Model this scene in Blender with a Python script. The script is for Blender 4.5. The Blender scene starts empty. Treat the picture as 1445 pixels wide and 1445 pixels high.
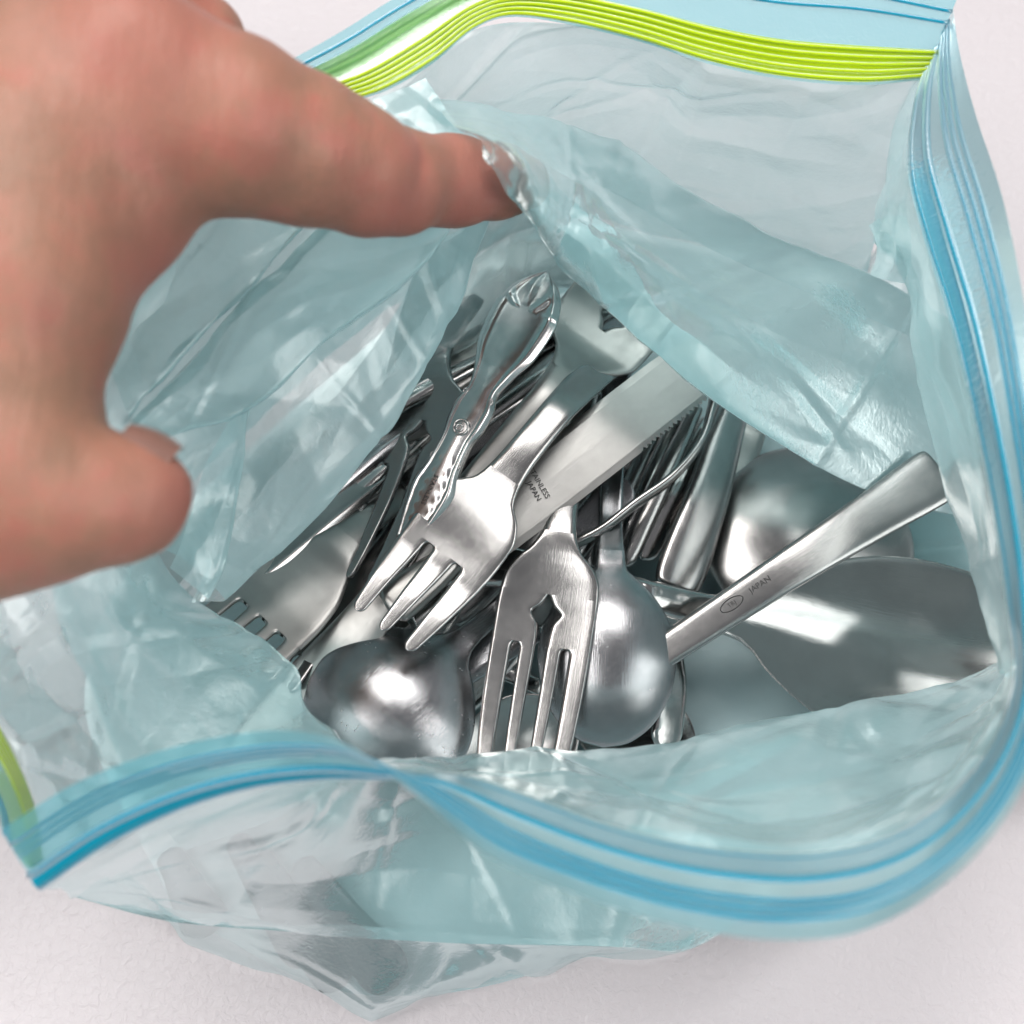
import bpy, math, random
import numpy as np
from mathutils import Matrix, Vector, noise

random.seed(7)
SC = bpy.context.scene
COL = SC.collection

# ------------------------------------------------------------------ camera
TILT = math.radians(18.0)
CAM = np.array((0.0, -0.085, 0.300))
FPX = 1445.0                                   # focal length in photo pixels
cam_d = bpy.data.cameras.new('camera')
cam = bpy.data.objects.new('camera', cam_d)
COL.objects.link(cam)
cam.location = CAM
cam.rotation_euler = (TILT, 0, 0)
cam_d.sensor_width = 36.0
cam_d.lens = 36.0 * FPX / 1445.0
cam_d.clip_start = 0.005
cam_d.clip_end = 50.0
cam_d.dof.use_dof = True
cam_d.dof.focus_distance = 0.262
cam_d.dof.aperture_fstop = 9.5
SC.camera = cam

# ------------------------------------------------------------------ world and lamps
world = bpy.data.worlds.new('World')
SC.world = world
world.use_nodes = True
wb = world.node_tree.nodes['Background']
wb.inputs[0].default_value = (0.93, 0.95, 1.0, 1)
wb.inputs[1].default_value = 0.21


def area_lamp(name, loc, target, sx, sy, power, col):
    d = bpy.data.lights.new(name, 'AREA')
    d.shape = 'RECTANGLE'
    d.size, d.size_y, d.energy, d.color = sx, sy, power, col
    o = bpy.data.objects.new(name, d)
    COL.objects.link(o)
    o.location = loc
    v = Vector(target) - Vector(loc)
    o.rotation_euler = v.to_track_quat('-Z', 'Y').to_euler()
    return o


for k in range(3):                              # a ceiling fitting with three tubes
    area_lamp('ceiling_tube_lamp', (-0.42 + 0.02 * k, 0.42 + 0.17 * k, 1.45), (0, 0, 0), 0.95, 0.085, 2.9, (1.0, 0.965, 0.93))
area_lamp('panel_fill_lamp', (1.15, -0.50, 1.05), (0, 0, 0), 0.8, 0.8, 8.0, (1.0, 0.97, 0.95))
area_lamp('panel_fill_lamp', (-0.75, -0.25, 1.25), (0, 0, 0), 0.9, 0.7, 9.6, (1.0, 0.98, 0.96))  # added panel for soft overall light and steel reflections
area_lamp('panel_fill_lamp', (0.15, 0.72, 1.4), (0, 0, 0), 0.9, 0.55, 7.5, (1.0, 0.98, 0.96))  # added panel, set where flat-lying steel mirrors it as a sheen

SC.view_settings.view_transform = 'Standard'
SC.view_settings.look = 'None'
SC.view_settings.gamma = 1.0
SC.view_settings.use_curve_mapping = False
SC.view_settings.exposure = 0.23
SC.cycles.use_denoising = True
SC.cycles.use_adaptive_sampling = True
SC.cycles.adaptive_threshold = 0.04
SC.cycles.max_bounces = 10
SC.cycles.transparent_max_bounces = 40
SC.cycles.transmission_bounces = 12
SC.cycles.glossy_bounces = 6
SC.cycles.caustics_reflective = False
SC.cycles.caustics_refractive = False
SC.cycles.sample_clamp_indirect = 6.0

# ------------------------------------------------------------------ helpers
CT, ST = math.cos(TILT), math.sin(TILT)


def W(px, py, zmm):
    """direction of a photo pixel, cut at the given height above the table (mm)"""
    a, b, c = (px - 722.5) / FPX, (722.5 - py) / FPX, -1.0
    d = np.array((a, b * CT - c * ST, b * ST + c * CT))
    t = (zmm * 0.001 - CAM[2]) / d[2]
    return CAM + d * t


def pchip(xs, ys):
    xs = np.asarray(xs, float)
    ys = np.asarray(ys, float)
    h = np.diff(xs)
    dl = np.diff(ys) / h
    m = np.zeros_like(ys)
    for i in range(1, len(xs) - 1):
        if dl[i - 1] * dl[i] > 0:
            w1, w2 = 2 * h[i] + h[i - 1], h[i] + 2 * h[i - 1]
            m[i] = (w1 + w2) / (w1 / dl[i - 1] + w2 / dl[i])
    m[0], m[-1] = dl[0], dl[-1]

    def f(x):
        x = np.clip(np.asarray(x, float), xs[0], xs[-1])
        i = np.clip(np.searchsorted(xs, x, side='right') - 1, 0, len(xs) - 2)
        t = (x - xs[i]) / h[i]
        return ((1 + 2 * t) * (1 - t) ** 2 * ys[i] + t * (1 - t) ** 2 * h[i] * m[i]
                + t * t * (3 - 2 * t) * ys[i + 1] + t * t * (t - 1) * h[i] * m[i + 1])
    return f


def catmull(P, n):
    """P (k,3) control points, uniform parameter -> (n,3)"""
    P = np.asarray(P, float)
    k = len(P)
    Q = np.vstack([2 * P[0] - P[1], P, 2 * P[-1] - P[-2]])
    t = np.linspace(0, k - 1, n)
    i = np.clip(np.floor(t).astype(int), 0, k - 2)
    f = (t - i)[:, None]
    p0, p1, p2, p3 = Q[i], Q[i + 1], Q[i + 2], Q[i + 3]
    return 0.5 * (2 * p1 + (p2 - p0) * f + (2 * p0 - 5 * p1 + 4 * p2 - p3) * f ** 2 + (3 * p1 - p0 - 3 * p2 + p3) * f ** 3)


_rng = np.random.RandomState(11)
_perm = np.concatenate([_rng.permutation(256)] * 3)
_grad = _rng.normal(size=(256, 3))
_grad /= np.linalg.norm(_grad, axis=1, keepdims=True)


def pnoise(P):
    """gradient noise on an array of points (..., 3)"""
    I = np.floor(P).astype(int)
    f = P - I
    w = f * f * f * (f * (f * 6 - 15) + 10)
    out = 0
    for i in (0, 1):
        for j in (0, 1):
            for k in (0, 1):
                h = _perm[_perm[_perm[(I[..., 0] + i) & 255] + ((I[..., 1] + j) & 255)] + ((I[..., 2] + k) & 255)]
                g = (_grad[h] * (f - np.array((i, j, k)))).sum(-1)
                wt = (w[..., 0] if i else 1 - w[..., 0]) * (w[..., 1] if j else 1 - w[..., 1]) * (w[..., 2] if k else 1 - w[..., 2])
                out = out + wt * g
    return out


def mesh_obj(name, verts, faces, mat, parent=None, smooth=True):
    me = bpy.data.meshes.new(name)
    me.from_pydata([tuple(v) for v in verts], [], faces)
    me.update()
    if smooth:
        me.shade_smooth()
    me.materials.append(mat)
    o = bpy.data.objects.new(name, me)
    COL.objects.link(o)
    if parent is not None:
        o.parent = parent
    return o


def tag(o, label, cat, group=None):
    o['label'] = label
    o['category'] = cat
    if group:
        o['group'] = group
    return o


# ------------------------------------------------------------------ materials
def new_mat(name):
    m = bpy.data.materials.new(name)
    m.use_nodes = True
    nt = m.node_tree
    for n in list(nt.nodes):
        nt.nodes.remove(n)
    out = nt.nodes.new('ShaderNodeOutputMaterial')
    return m, nt, out


def N(nt, kind, **kw):
    n = nt.nodes.new('ShaderNode' + kind)
    for k, v in kw.items():
        if k in n.inputs:
            n.inputs[k].default_value = v
        else:
            setattr(n, k, v)
    return n


def ramp(nt, src, stops):
    r = nt.nodes.new('ShaderNodeValToRGB')
    cr = r.color_ramp
    while len(cr.elements) < len(stops):
        cr.elements.new(0.5)
    for e, (p, c) in zip(cr.elements, stops):
        e.position = p
        e.color = (c[0], c[1], c[2], 1) if isinstance(c, tuple) else (c, c, c, 1)
    nt.links.new(src, r.inputs[0])
    return r


def metal(name, col, rough, var, scratch=0.25, seed=0.0):
    m, nt, out = new_mat(name)
    L = nt.links.new
    tc = N(nt, 'TexCoord')
    mp = N(nt, 'Mapping')
    mp.inputs['Location'].default_value = (seed, seed * 1.7, seed * 0.3)
    L(tc.outputs['Object'], mp.inputs['Vector'])
    n1 = N(nt, 'TexNoise', Scale=0.09, Detail=6.0, Roughness=0.6)
    L(mp.outputs[0], n1.inputs['Vector'])
    n2 = N(nt, 'TexNoise', Scale=0.5, Detail=4.0, Roughness=0.6)
    L(mp.outputs[0], n2.inputs['Vector'])
    # fine scratches: strongly stretched noise in two directions
    sc1 = N(nt, 'Mapping')
    sc1.inputs['Rotation'].default_value = (0, 0, 0.5)
    sc1.inputs['Scale'].default_value = (0.12, 5.0, 1.0)
    L(tc.outputs['Object'], sc1.inputs['Vector'])
    s1 = N(nt, 'TexNoise', Scale=1.0, Detail=3.0)
    L(sc1.outputs[0], s1.inputs['Vector'])
    sc2 = N(nt, 'Mapping')
    sc2.inputs['Rotation'].default_value = (0, 0, -0.35)
    sc2.inputs['Scale'].default_value = (0.18, 6.0, 1.0)
    L(tc.outputs['Object'], sc2.inputs['Vector'])
    s2 = N(nt, 'TexNoise', Scale=1.0, Detail=3.0)
    L(sc2.outputs[0], s2.inputs['Vector'])
    sadd = N(nt, 'Math', operation='ADD')
    L(s1.outputs[0], sadd.inputs[0])
    L(s2.outputs[0], sadd.inputs[1])
    p = N(nt, 'BsdfPrincipled')
    p.inputs['Metallic'].default_value = 1.0
    cr = ramp(nt, n1.outputs[0], [(0.3, tuple(c * 0.86 for c in col)), (0.7, col)])
    L(cr.outputs[0], p.inputs['Base Color'])
    rr = N(nt, 'MapRange')
    rr.inputs['From Min'].default_value = 0.3
    rr.inputs['From Max'].default_value = 0.7
    rr.inputs['To Min'].default_value = rough
    rr.inputs['To Max'].default_value = rough + var
    mixn = N(nt, 'Math', operation='MULTIPLY_ADD')
    mixn.inputs[1].default_value = 0.6
    L(n2.outputs[0], mixn.inputs[0])
    h = N(nt, 'Math', operation='MULTIPLY')
    h.inputs[1].default_value = 0.4
    L(n1.outputs[0], h.inputs[0])
    L(h.outputs[0], mixn.inputs[2])
    L(mixn.outputs[0], rr.inputs['Value'])
    L(rr.outputs[0], p.inputs['Roughness'])
    b = N(nt, 'Bump', Strength=scratch, Distance=0.0001)
    L(sadd.outputs[0], b.inputs['Height'])
    L(b.outputs[0], p.inputs['Normal'])
    L(p.outputs[0], out.inputs[0])
    return m


M_POL = metal('steel_polished', (0.49, 0.48, 0.47), 0.08, 0.05, 0.15)
M_MIR = metal('steel_mirror', (0.58, 0.57, 0.56), 0.045, 0.05, 0.06, 2.0)
M_BOWL = metal('steel_bowl', (0.46, 0.45, 0.44), 0.07, 0.05, 0.12, 6.0)
M_DARK = metal('steel_shaded', (0.06, 0.06, 0.065), 0.25, 0.1, 0.1, 7.0)  # shade put into the steel colour of the front-corner handles
M_ORN = metal('steel_ornate', (0.62, 0.61, 0.60), 0.16, 0.06, 0.06, 4.0)
M_SAT = metal('steel_satin', (0.40, 0.392, 0.385), 0.20, 0.07, 0.13, 3.0)
M_MAT = metal('steel_matte', (0.38, 0.376, 0.362), 0.28, 0.09, 0.18, 9.0)
M_WORN = metal('steel_worn', (0.40, 0.40, 0.41), 0.19, 0.10, 0.26, 5.0)


def plain(name, col, rough=0.6, metallic=0.0):
    m, nt, out = new_mat(name)
    p = N(nt, 'BsdfPrincipled')
    n = N(nt, 'TexNoise', Scale=2.0, Detail=3.0)
    tc = N(nt, 'TexCoord')
    nt.links.new(tc.outputs['Object'], n.inputs['Vector'])
    r = ramp(nt, n.outputs[0], [(0.3, tuple(c * 0.8 for c in col)), (0.7, col)])
    nt.links.new(r.outputs[0], p.inputs['Base Color'])
    p.inputs['Roughness'].default_value = rough
    p.inputs['Metallic'].default_value = metallic
    nt.links.new(p.outputs[0], out.inputs[0])
    return m


M_ENGRAVE = plain('engraved_marks', (0.06, 0.06, 0.06), 0.6, 0.6)


def film_mat(name, tint, body, haze, spec_rough=0.27, bump=0.10, through=0.5, gloss=1.5):
    """thin translucent film: clear share, diffusing share and gloss"""
    m, nt, out = new_mat(name)
    L = nt.links.new
    tc = N(nt, 'TexCoord')
    mp = N(nt, 'Mapping')
    mp.inputs['Scale'].default_value = (1000, 1000, 1000)
    L(tc.outputs['Object'], mp.inputs['Vector'])
    a2 = N(nt, 'TexNoise', Scale=0.55, Detail=2.0, Roughness=0.6)
    a2.inputs['Distortion'].default_value = 0.8
    L(mp.outputs[0], a2.inputs['Vector'])
    b = N(nt, 'Bump', Strength=bump, Distance=0.0009)
    L(a2.outputs[0], b.inputs['Height'])
    tr = N(nt, 'BsdfTransparent')
    tr.inputs[0].default_value = (*tint, 1)
    df = N(nt, 'BsdfDiffuse')
    df.inputs[0].default_value = (*body, 1)
    L(b.outputs[0], df.inputs['Normal'])
    tl = N(nt, 'BsdfTranslucent')
    tl.inputs[0].default_value = (*body, 1)
    L(b.outputs[0], tl.inputs['Normal'])
    dm = N(nt, 'MixShader')
    dm.inputs[0].default_value = through
    L(df.outputs[0], dm.inputs[1])
    L(tl.outputs[0], dm.inputs[2])
    lw = N(nt, 'LayerWeight', Blend=0.35)         # longer path through the film at grazing angles
    hz = N(nt, 'MapRange')
    hz.inputs['To Min'].default_value = haze
    hz.inputs['To Max'].default_value = min(0.95, haze + 0.38)
    L(lw.outputs['Facing'], hz.inputs['Value'])
    m2 = N(nt, 'MixShader')
    L(hz.outputs[0], m2.inputs[0])
    L(tr.outputs[0], m2.inputs[1])
    L(dm.outputs[0], m2.inputs[2])
    gl = N(nt, 'BsdfGlossy', Roughness=spec_rough)
    gl.inputs[0].default_value = (0.95, 1.0, 1.0, 1)
    L(b.outputs[0], gl.inputs['Normal'])
    fz = N(nt, 'Fresnel', IOR=1.55)
    L(b.outputs[0], fz.inputs['Normal'])
    fm = N(nt, 'Math', operation='MULTIPLY')
    fm.inputs[1].default_value = gloss
    L(fz.outputs[0], fm.inputs[0])
    fc = N(nt, 'Math', operation='MINIMUM')
    fc.inputs[1].default_value = 0.6
    L(fm.outputs[0], fc.inputs[0])
    m3 = N(nt, 'MixShader')
    L(fc.outputs[0], m3.inputs[0])
    L(m2.outputs[0], m3.inputs[1])
    L(gl.outputs[0], m3.inputs[2])
    L(m3.outputs[0], out.inputs[0])
    return m


M_FILM = film_mat('bag_film', (0.93, 0.993, 0.997), (0.60, 0.965, 0.995), 0.30, 0.27, 0.10, 0.45)
M_LIP = film_mat('bag_lip_film', (0.66, 0.93, 0.97), (0.28, 0.76, 0.88), 0.34, 0.28, 0.12, 0.5, 0.9)
M_BLUE = film_mat('zip_blue', (0.06, 0.68, 0.86), (0.0, 0.50, 0.70), 0.66, 0.3, 0.1, 0.35, 0.6)
M_LIME = film_mat('zip_lime', (0.60, 0.85, 0.02), (0.66, 0.87, 0.0), 0.88, 0.3, 0.1, 0.25, 0.7)

M_TURN = film_mat('zip_lime_under_film', (0.62, 0.92, 0.35), (0.42, 0.82, 0.25), 0.5, 0.25, 0.1)


def table_mat():
    m, nt, out = new_mat('white_textured_laminate')
    L = nt.links.new
    tc = N(nt, 'TexCoord')
    n1 = N(nt, 'TexNoise', Scale=430.0, Detail=4.0, Roughness=0.55)
    n1.inputs['Distortion'].default_value = 0.6
    L(tc.outputs['Object'], n1.inputs['Vector'])
    n2 = N(nt, 'TexNoise', Scale=9.0, Detail=4.0)
    L(tc.outputs['Object'], n2.inputs['Vector'])
    v = N(nt, 'TexVoronoi', Scale=38.0)
    L(tc.outputs['Object'], v.inputs['Vector'])
    r = ramp(nt, n2.outputs[0], [(0.3, (0.60, 0.562, 0.582)), (0.7, (0.63, 0.592, 0.612))])
    sp = ramp(nt, v.outputs['Distance'], [(0.0, (0.45, 0.43, 0.43)), (0.018, (1.0, 1.0, 1.0))])
    mx = N(nt, 'MixRGB', blend_type='MULTIPLY')
    mx.inputs[0].default_value = 0.5
    L(r.outputs[0], mx.inputs[1])
    L(sp.outputs[0], mx.inputs[2])
    p = N(nt, 'BsdfPrincipled')
    L(mx.outputs[0], p.inputs['Base Color'])
    p.inputs['Roughness'].default_value = 0.42
    b = N(nt, 'Bump', Strength=0.7, Distance=0.0007)
    L(n1.outputs[0], b.inputs['Height'])
    L(b.outputs[0], p.inputs['Normal'])
    L(p.outputs[0], out.inputs[0])
    return m


# ------------------------------------------------------------------ the table top
def build_table():
    s = 0.9
    o = mesh_obj('table_top', [(-s, -s, 0), (s, -s, 0), (s, s, 0), (-s, s, 0),
                               (-s, -s, -0.03), (s, -s, -0.03), (s, s, -0.03), (-s, s, -0.03)],
                 [(0, 1, 2, 3), (7, 6, 5, 4), (0, 4, 5, 1), (1, 5, 6, 2), (2, 6, 7, 3), (3, 7, 4, 0)],
                 table_mat(), smooth=False)
    o['kind'] = 'structure'


build_table()

# ------------------------------------------------------------------ cutlery
# local frame of a piece, in mm: x = 0 at the working tip, growing to the handle end; y across; z up


class Prof:
    def __init__(self, rows):                      # rows of (x, half width, z, crown, thickness)
        r = sorted(rows)
        x = [a[0] for a in r]
        self.L = x[-1]
        self.hw, self.z, self.cr, self.th = (pchip(x, [a[i] for a in r]) for i in (1, 2, 3, 4))
        self.rel = None


def strip(pf, xs, lo=None, hi=None, nu=9, cap0=True, cap1=True, power=6):
    """closed tube over stations xs with a rounded-flat section between u=lo and u=hi"""
    a = np.linspace(-1, 1, nu)
    ul = np.sin(a * math.pi / 2)
    ul = np.sign(ul) * np.abs(ul) ** 0.8
    edge = np.sqrt(np.clip(1 - np.abs(ul) ** power, 0, 1))
    V, F = [], []
    m = 2 * nu - 2
    for x in xs:
        hw, z, cr, th = float(pf.hw(x)), float(pf.z(x)), float(pf.cr(x)), float(pf.th(x))
        l, h = (lo(x) if lo else -1.0), (hi(x) if hi else 1.0)
        u = l + (h - l) * (ul + 1) / 2
        base = z + cr * (1 - u * u)
        top = base + th / 2 * edge
        if pf.rel:
            top = top + np.array([pf.rel(x, q) for q in u]) * edge
        bot = base - th / 2 * edge
        y = u * hw
        for i in range(nu):
            V.append((x, y[i], top[i]))
        for i in range(nu - 2, 0, -1):
            V.append((x, y[i], bot[i]))
    n = len(xs)
    for k in range(n - 1):
        for i in range(m):
            j = (i + 1) % m
            F.append((k * m + i, (k + 1) * m + i, (k + 1) * m + j, k * m + j))
    if cap0:
        F.append(tuple(range(m)))
    if cap1:
        F.append(tuple((n - 1) * m + i for i in range(m - 1, -1, -1)))
    return V, F


def stations(a, b, n, ease0=False, ease1=False):
    t = np.linspace(0, 1, n)
    if ease0 and ease1:
        t = (1 - np.cos(t * math.pi)) / 2
    elif ease0:
        t = 1 - np.cos(t * math.pi / 2)
    elif ease1:
        t = np.sin(t * math.pi / 2)
    return a + (b - a) * t


def place(root, pf, xa, A, xb, B, roll=0.0, scale=True):
    wa, wb_ = Vector(W(*A)), Vector(W(*B))
    la, lb = Vector((xa, 0, float(pf.z(xa)))), Vector((xb, 0, float(pf.z(xb))))
    d = wb_ - wa
    s = d.length / ((lb - la).length * 0.001) if scale else 1.0
    fx = d.normalized()
    if xb < xa:
        fx = -fx
    up = Vector((0, 0, 1))
    fz = (up - fx * up.dot(fx)).normalized()
    fz = Matrix.Rotation(math.radians(roll), 3, fx) @ fz
    fy = fz.cross(fx)
    R0 = Matrix((fx, fy, fz)).transposed()
    # turn a little so that both anchors, not only the x axis, fall on their points
    ld = R0 @ (lb - la)
    q = ld.rotation_difference(d)
    R = q.to_matrix() @ R0
    sc = 0.001 * s
    M = Matrix.Translation(wa) @ R.to_4x4() @ Matrix.Scale(sc, 4)
    off = M @ la - wa
    M = Matrix.Translation(-off) @ M
    root.matrix_world = M
    print('CUTLERY %-14s scale %.2f total %.0f mm' % (root.name, s, pf.L * s))


def thing(name, label, cat, group=None):
    o = bpy.data.objects.new(name, None)
    o.empty_display_size = 0.02
    COL.objects.link(o)
    return tag(o, label, cat, group)


def tool_spoon(name, label, pf, xj, mat, group=None, cat='spoon'):
    r = thing(name, label, cat, group)
    v, f = strip(pf, stations(0.02, xj, 44, True, False), nu=31, cap1=False, power=10)
    mesh_obj('bowl', v, f, mat, r)
    v, f = strip(pf, stations(xj, pf.L, 60, False, True), nu=17, cap0=False)
    mesh_obj('handle', v, f, mat, r)
    return r


def tool_fork(name, label, pf, xj, slots, mat, group=None, tip=0.62, tip_at=0.0):
    """slots: list of (u centre, start x, half gap function of the distance from the slot start)"""
    r = thing(name, label, 'fork', group)
    x0 = max(s[1] for s in slots)
    x1 = min(s[1] for s in slots)
    v, f = strip(pf, stations(x0, xj, 26), nu=33, cap0=False, cap1=False, power=14)
    if x1 < x0:                                    # part where only the centre slot is open
        deep = [s for s in slots if s[1] == x0][0]
        for side in (-1, 1):
            inner = lambda x: deep[0] + side * deep[2](max(0.0, x0 - x)) / float(pf.hw(x))
            lo_ = (lambda x: -1.0) if side < 0 else inner
            hi_ = inner if side < 0 else (lambda x: 1.0)
            v2, f2 = strip(pf, stations(x1, x0, 40), lo_, hi_, nu=21, cap0=False, cap1=False, power=14)
            k0 = len(v)
            v = v + v2
            f = f + [tuple(i + k0 for i in q) for q in f2]
    head = mesh_obj('head', v, f, mat, r)
    v, f = strip(pf, stations(xj, pf.L, 60, False, True), nu=17, cap0=False)
    mesh_obj('handle', v, f, mat, r)
    n = len(slots) + 1
    for k in range(n):
        def lim(x, side):
            i = k - 1 if side < 0 else k
            if i < 0:
                e = -1.0
            elif i >= len(slots):
                e = 1.0
            else:
                uc, xs_, g = slots[i]
                d = xs_ - x
                e = uc - side * (g(d) / max(float(pf.hw(x)), 0.5) if d > 0 else 0.0)
            return e

        def taper(x, side):
            a, b = lim(x, -1), lim(x, 1)
            c, h = (a + b) / 2, (b - a) / 2
            x = x - tip_at
            t = min(1.0, x / 26.0)
            w = tip + (1 - tip) * t ** 0.8
            if x < 2.2:
                w *= math.sqrt(max(0.02, 1 - ((2.2 - x) / 2.2) ** 2))
            return c + side * h * w
        xs_all = np.unique(np.concatenate([stations(0.0, 2.2, 6), stations(2.2, x1, 60)])) + 0.0
        xs_all = tip_at + xs_all * (x1 - tip_at) / x1
        v, f = strip(pf, xs_all, lambda x: taper(x, -1), lambda x: taper(x, 1), nu=11, cap1=False, power=8)
        mesh_obj('tine', v, f, mat, head)
    return r


def slot(g, rnd=None):
    rnd = rnd or g

    def f(d):
        if d < rnd:
            return g * math.sqrt(max(0.0, 1 - ((rnd - d) / rnd) ** 2))
        return g
    return f


def diamond(wide, narrow, xw, xn):
    f = pchip([0, xw * 0.55, xw, xw + (xn - xw) * 0.4, xn, xn + 12, 80], [0, wide * 0.42, wide, wide * 0.52, narrow, narrow * 1.05, narrow * 1.05])
    return lambda d: float(f(d))


def engrave(parent, text, size, x, y, z, ang=0.0, flip=False, mat=None):
    cu = bpy.data.curves.new('engraved_text', 'FONT')
    cu.body = text
    cu.size = size
    cu.align_x = 'CENTER'
    cu.align_y = 'CENTER'
    cu.extrude = 0.02
    cu.resolution_u = 3
    tmp = bpy.data.objects.new('tmp_text', cu)
    COL.objects.link(tmp)
    dg = bpy.context.evaluated_depsgraph_get()
    me = bpy.data.meshes.new_from_object(tmp.evaluated_get(dg))
    bpy.data.objects.remove(tmp)
    me.name = 'engraved_text'
    me.materials.clear()
    me.materials.append(mat or M_ENGRAVE)
    o = bpy.data.objects.new('engraved_text', me)
    COL.objects.link(o)
    o.parent = parent
    Mx = Matrix.Translation((x, y, z)) @ Matrix.Rotation(math.radians(ang), 4, 'Z')
    if flip:
        Mx = Matrix.Translation((x, y, z)) @ Matrix.Rotation(math.pi, 4, 'X') @ Matrix.Rotation(math.radians(ang), 4, 'Z')
    o.matrix_local = Mx
    return o


def handle_of(r):
    return [c for c in r.children if c.name.startswith('handle')][0]


# ---- profiles
def prof_diamond_fork():
    return Prof([(0, 11.6, 5.5, 0, 1.3), (10, 12.8, 2.8, -0.3, 1.5), (25, 13.4, 0.6, -0.9, 1.7), (40, 13.5, 0.2, -1.2, 1.9), (47, 13.1, 0.9, -1.2, 2.0),
                 (51, 10.6, 1.7, -0.8, 2.2), (54.5, 6.4, 2.8, -0.3, 2.5), (59, 4.4, 4.3, 0.3, 2.8), (68, 3.5, 7.0, 0.5, 2.8), (95, 3.6, 8.5, 0.5, 2.3),
                 (135, 5.6, 6.0, 0.5, 1.9), (172, 9.2, 1.5, 0.4, 1.7), (184, 7.5, 0.5, 0.2, 1.5), (188, 0.2, 0.2, 0, 1.0)])


DIAMOND_SLOTS = [(-0.5, 31.0, slot(1.05, 1.6)), (0.0, 43.5, diamond(3.4, 1.35, 4.5, 12.0)), (0.5, 31.0, slot(1.05, 1.6))]


def prof_plain_fork(w=12.6, drop=0.0):
    d = lambda x: -drop * max(0.0, (x - 62.0) / 100.0)
    return Prof([(a, b, c + d(a), e, g) for (a, b, c, e, g) in [(0, w * 0.86, 6.0, 0, 1.2), (10, w * 0.93, 3.0, -0.2, 1.5), (25, w, 0.6, -0.7, 1.7), (38, w, 0.2, -0.9, 1.9), (47, w * 0.93, 1.0, -0.8, 2.0),
                 (54, w * 0.72, 2.2, -0.4, 2.2), (60, w * 0.46, 3.8, 0, 2.4), (66, w * 0.36, 5.4, 0.2, 2.5), (78, w * 0.33, 7.5, 0.4, 2.5), (105, w * 0.36, 8.2, 0.5, 2.3),
                 (140, w * 0.55, 5.2, 0.5, 2.0), (172, w * 0.72, 1.5, 0.4, 1.8), (183, w * 0.6, 0.6, 0.2, 1.5), (187, 0.2, 0.3, 0, 1.0)]])


def prof_spoon(bl, bw, depth, hl, end=8.0, neck=3.4, round_end=True, bulge=0.45, crown=1.0):
    rows = [(0, 0.15, 2.2, 0, 1.1)]
    for t in (0.02, 0.06, 0.12, 0.2, 0.32, bulge, 0.58, 0.7, 0.8, 0.88, 0.94):
        # egg outline
        if t <= bulge:
            w = math.sqrt(max(0, 1 - ((bulge - t) / bulge) ** 2))
        else:
            q = (t - bulge) / (1 - bulge)
            w = (1 - q ** 2.3) * 0.93 + 0.07 * (1 - q)
        w = max(w * bw, neck * (1.02 if t > 0.85 else 0.05))
        rows.append((t * bl, w, 2.2 * (1 - t) ** 2 - 0.4 * math.sin(math.pi * t), -depth * (w / bw) ** 1.5, 1.3))
    rows += [(bl * 1.03, neck * 1.02, 1.0, 0.0, 2.0), (bl * 1.12, neck * 0.92, 3.2, 0.4 * crown, 2.6), (bl * 1.28, neck * 0.88, 6.5, 0.6 * crown, 2.6),
             (bl + hl * 0.5, neck * 1.05, 8.0, 0.6 * crown, 2.3), (bl + hl * 0.8, end * 0.85, 4.0, 0.6 * crown, 2.0)]
    if round_end:
        rows += [(bl + hl * 0.93, end, 1.6, 0.5, 1.8), (bl + hl * 0.985, end * 0.6, 0.7, 0.2, 1.5), (bl + hl, 0.2, 0.4, 0, 1.0)]
    else:
        rows += [(bl + hl * 0.975, end, 1.0, 0.4 * crown, 1.8), (bl + hl * 0.995, end * 0.94, 0.6, 0.3 * crown, 1.7), (bl + hl, end * 0.8, 0.5, 0.3 * crown, 1.2)]
    return Prof(rows)


# ---- front centre fork with the pierced diamond
pf = Prof([(0, 10.6, 3.0, 0, 1.3), (10, 11.6, 1.5, -0.3, 1.5), (25, 12.1, 0.4, -0.8, 1.7), (40, 12.2, 0.0, -1.0, 1.9), (47, 11.8, 0.4, -1.0, 2.0), (51, 9.8, 0.6, -0.8, 2.2),
           (54.5, 6.4, 0.8, -0.3, 2.5), (59, 4.4, 0.4, 0.3, 2.8), (68, 3.5, -2.0, 0.5, 2.8), (95, 3.6, -9.0, 0.5, 2.3), (120, 6.0, -15.0, 0.4, 2.0), (136, 8.0, -18.0, 0.3, 1.7), (140, 0.3, -18.5, 0, 1.0)])
fk = tool_fork('pierced_fork', 'wide four tined fork with pierced diamond lying over round spoon bowl', pf, 59, DIAMOND_SLOTS, M_SAT, 'forks with a pierced diamond', 0.84)
place(fk, pf, 2.0, (734, 1082, 43), 59.0, (789, 752, 46), -3)
pf = prof_diamond_fork()

# same pattern under the back fold, tines hidden
fk2 = tool_fork('pierced_fork', 'dull four tined fork with pierced diamond, tines running under the folded film', pf, 59, DIAMOND_SLOTS, M_MAT, 'forks with a pierced diamond', 0.8, 27.0)
place(fk2, pf, 44.0, (848, 468, 49), 112.0, (606, 760, 46), -4)

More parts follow.
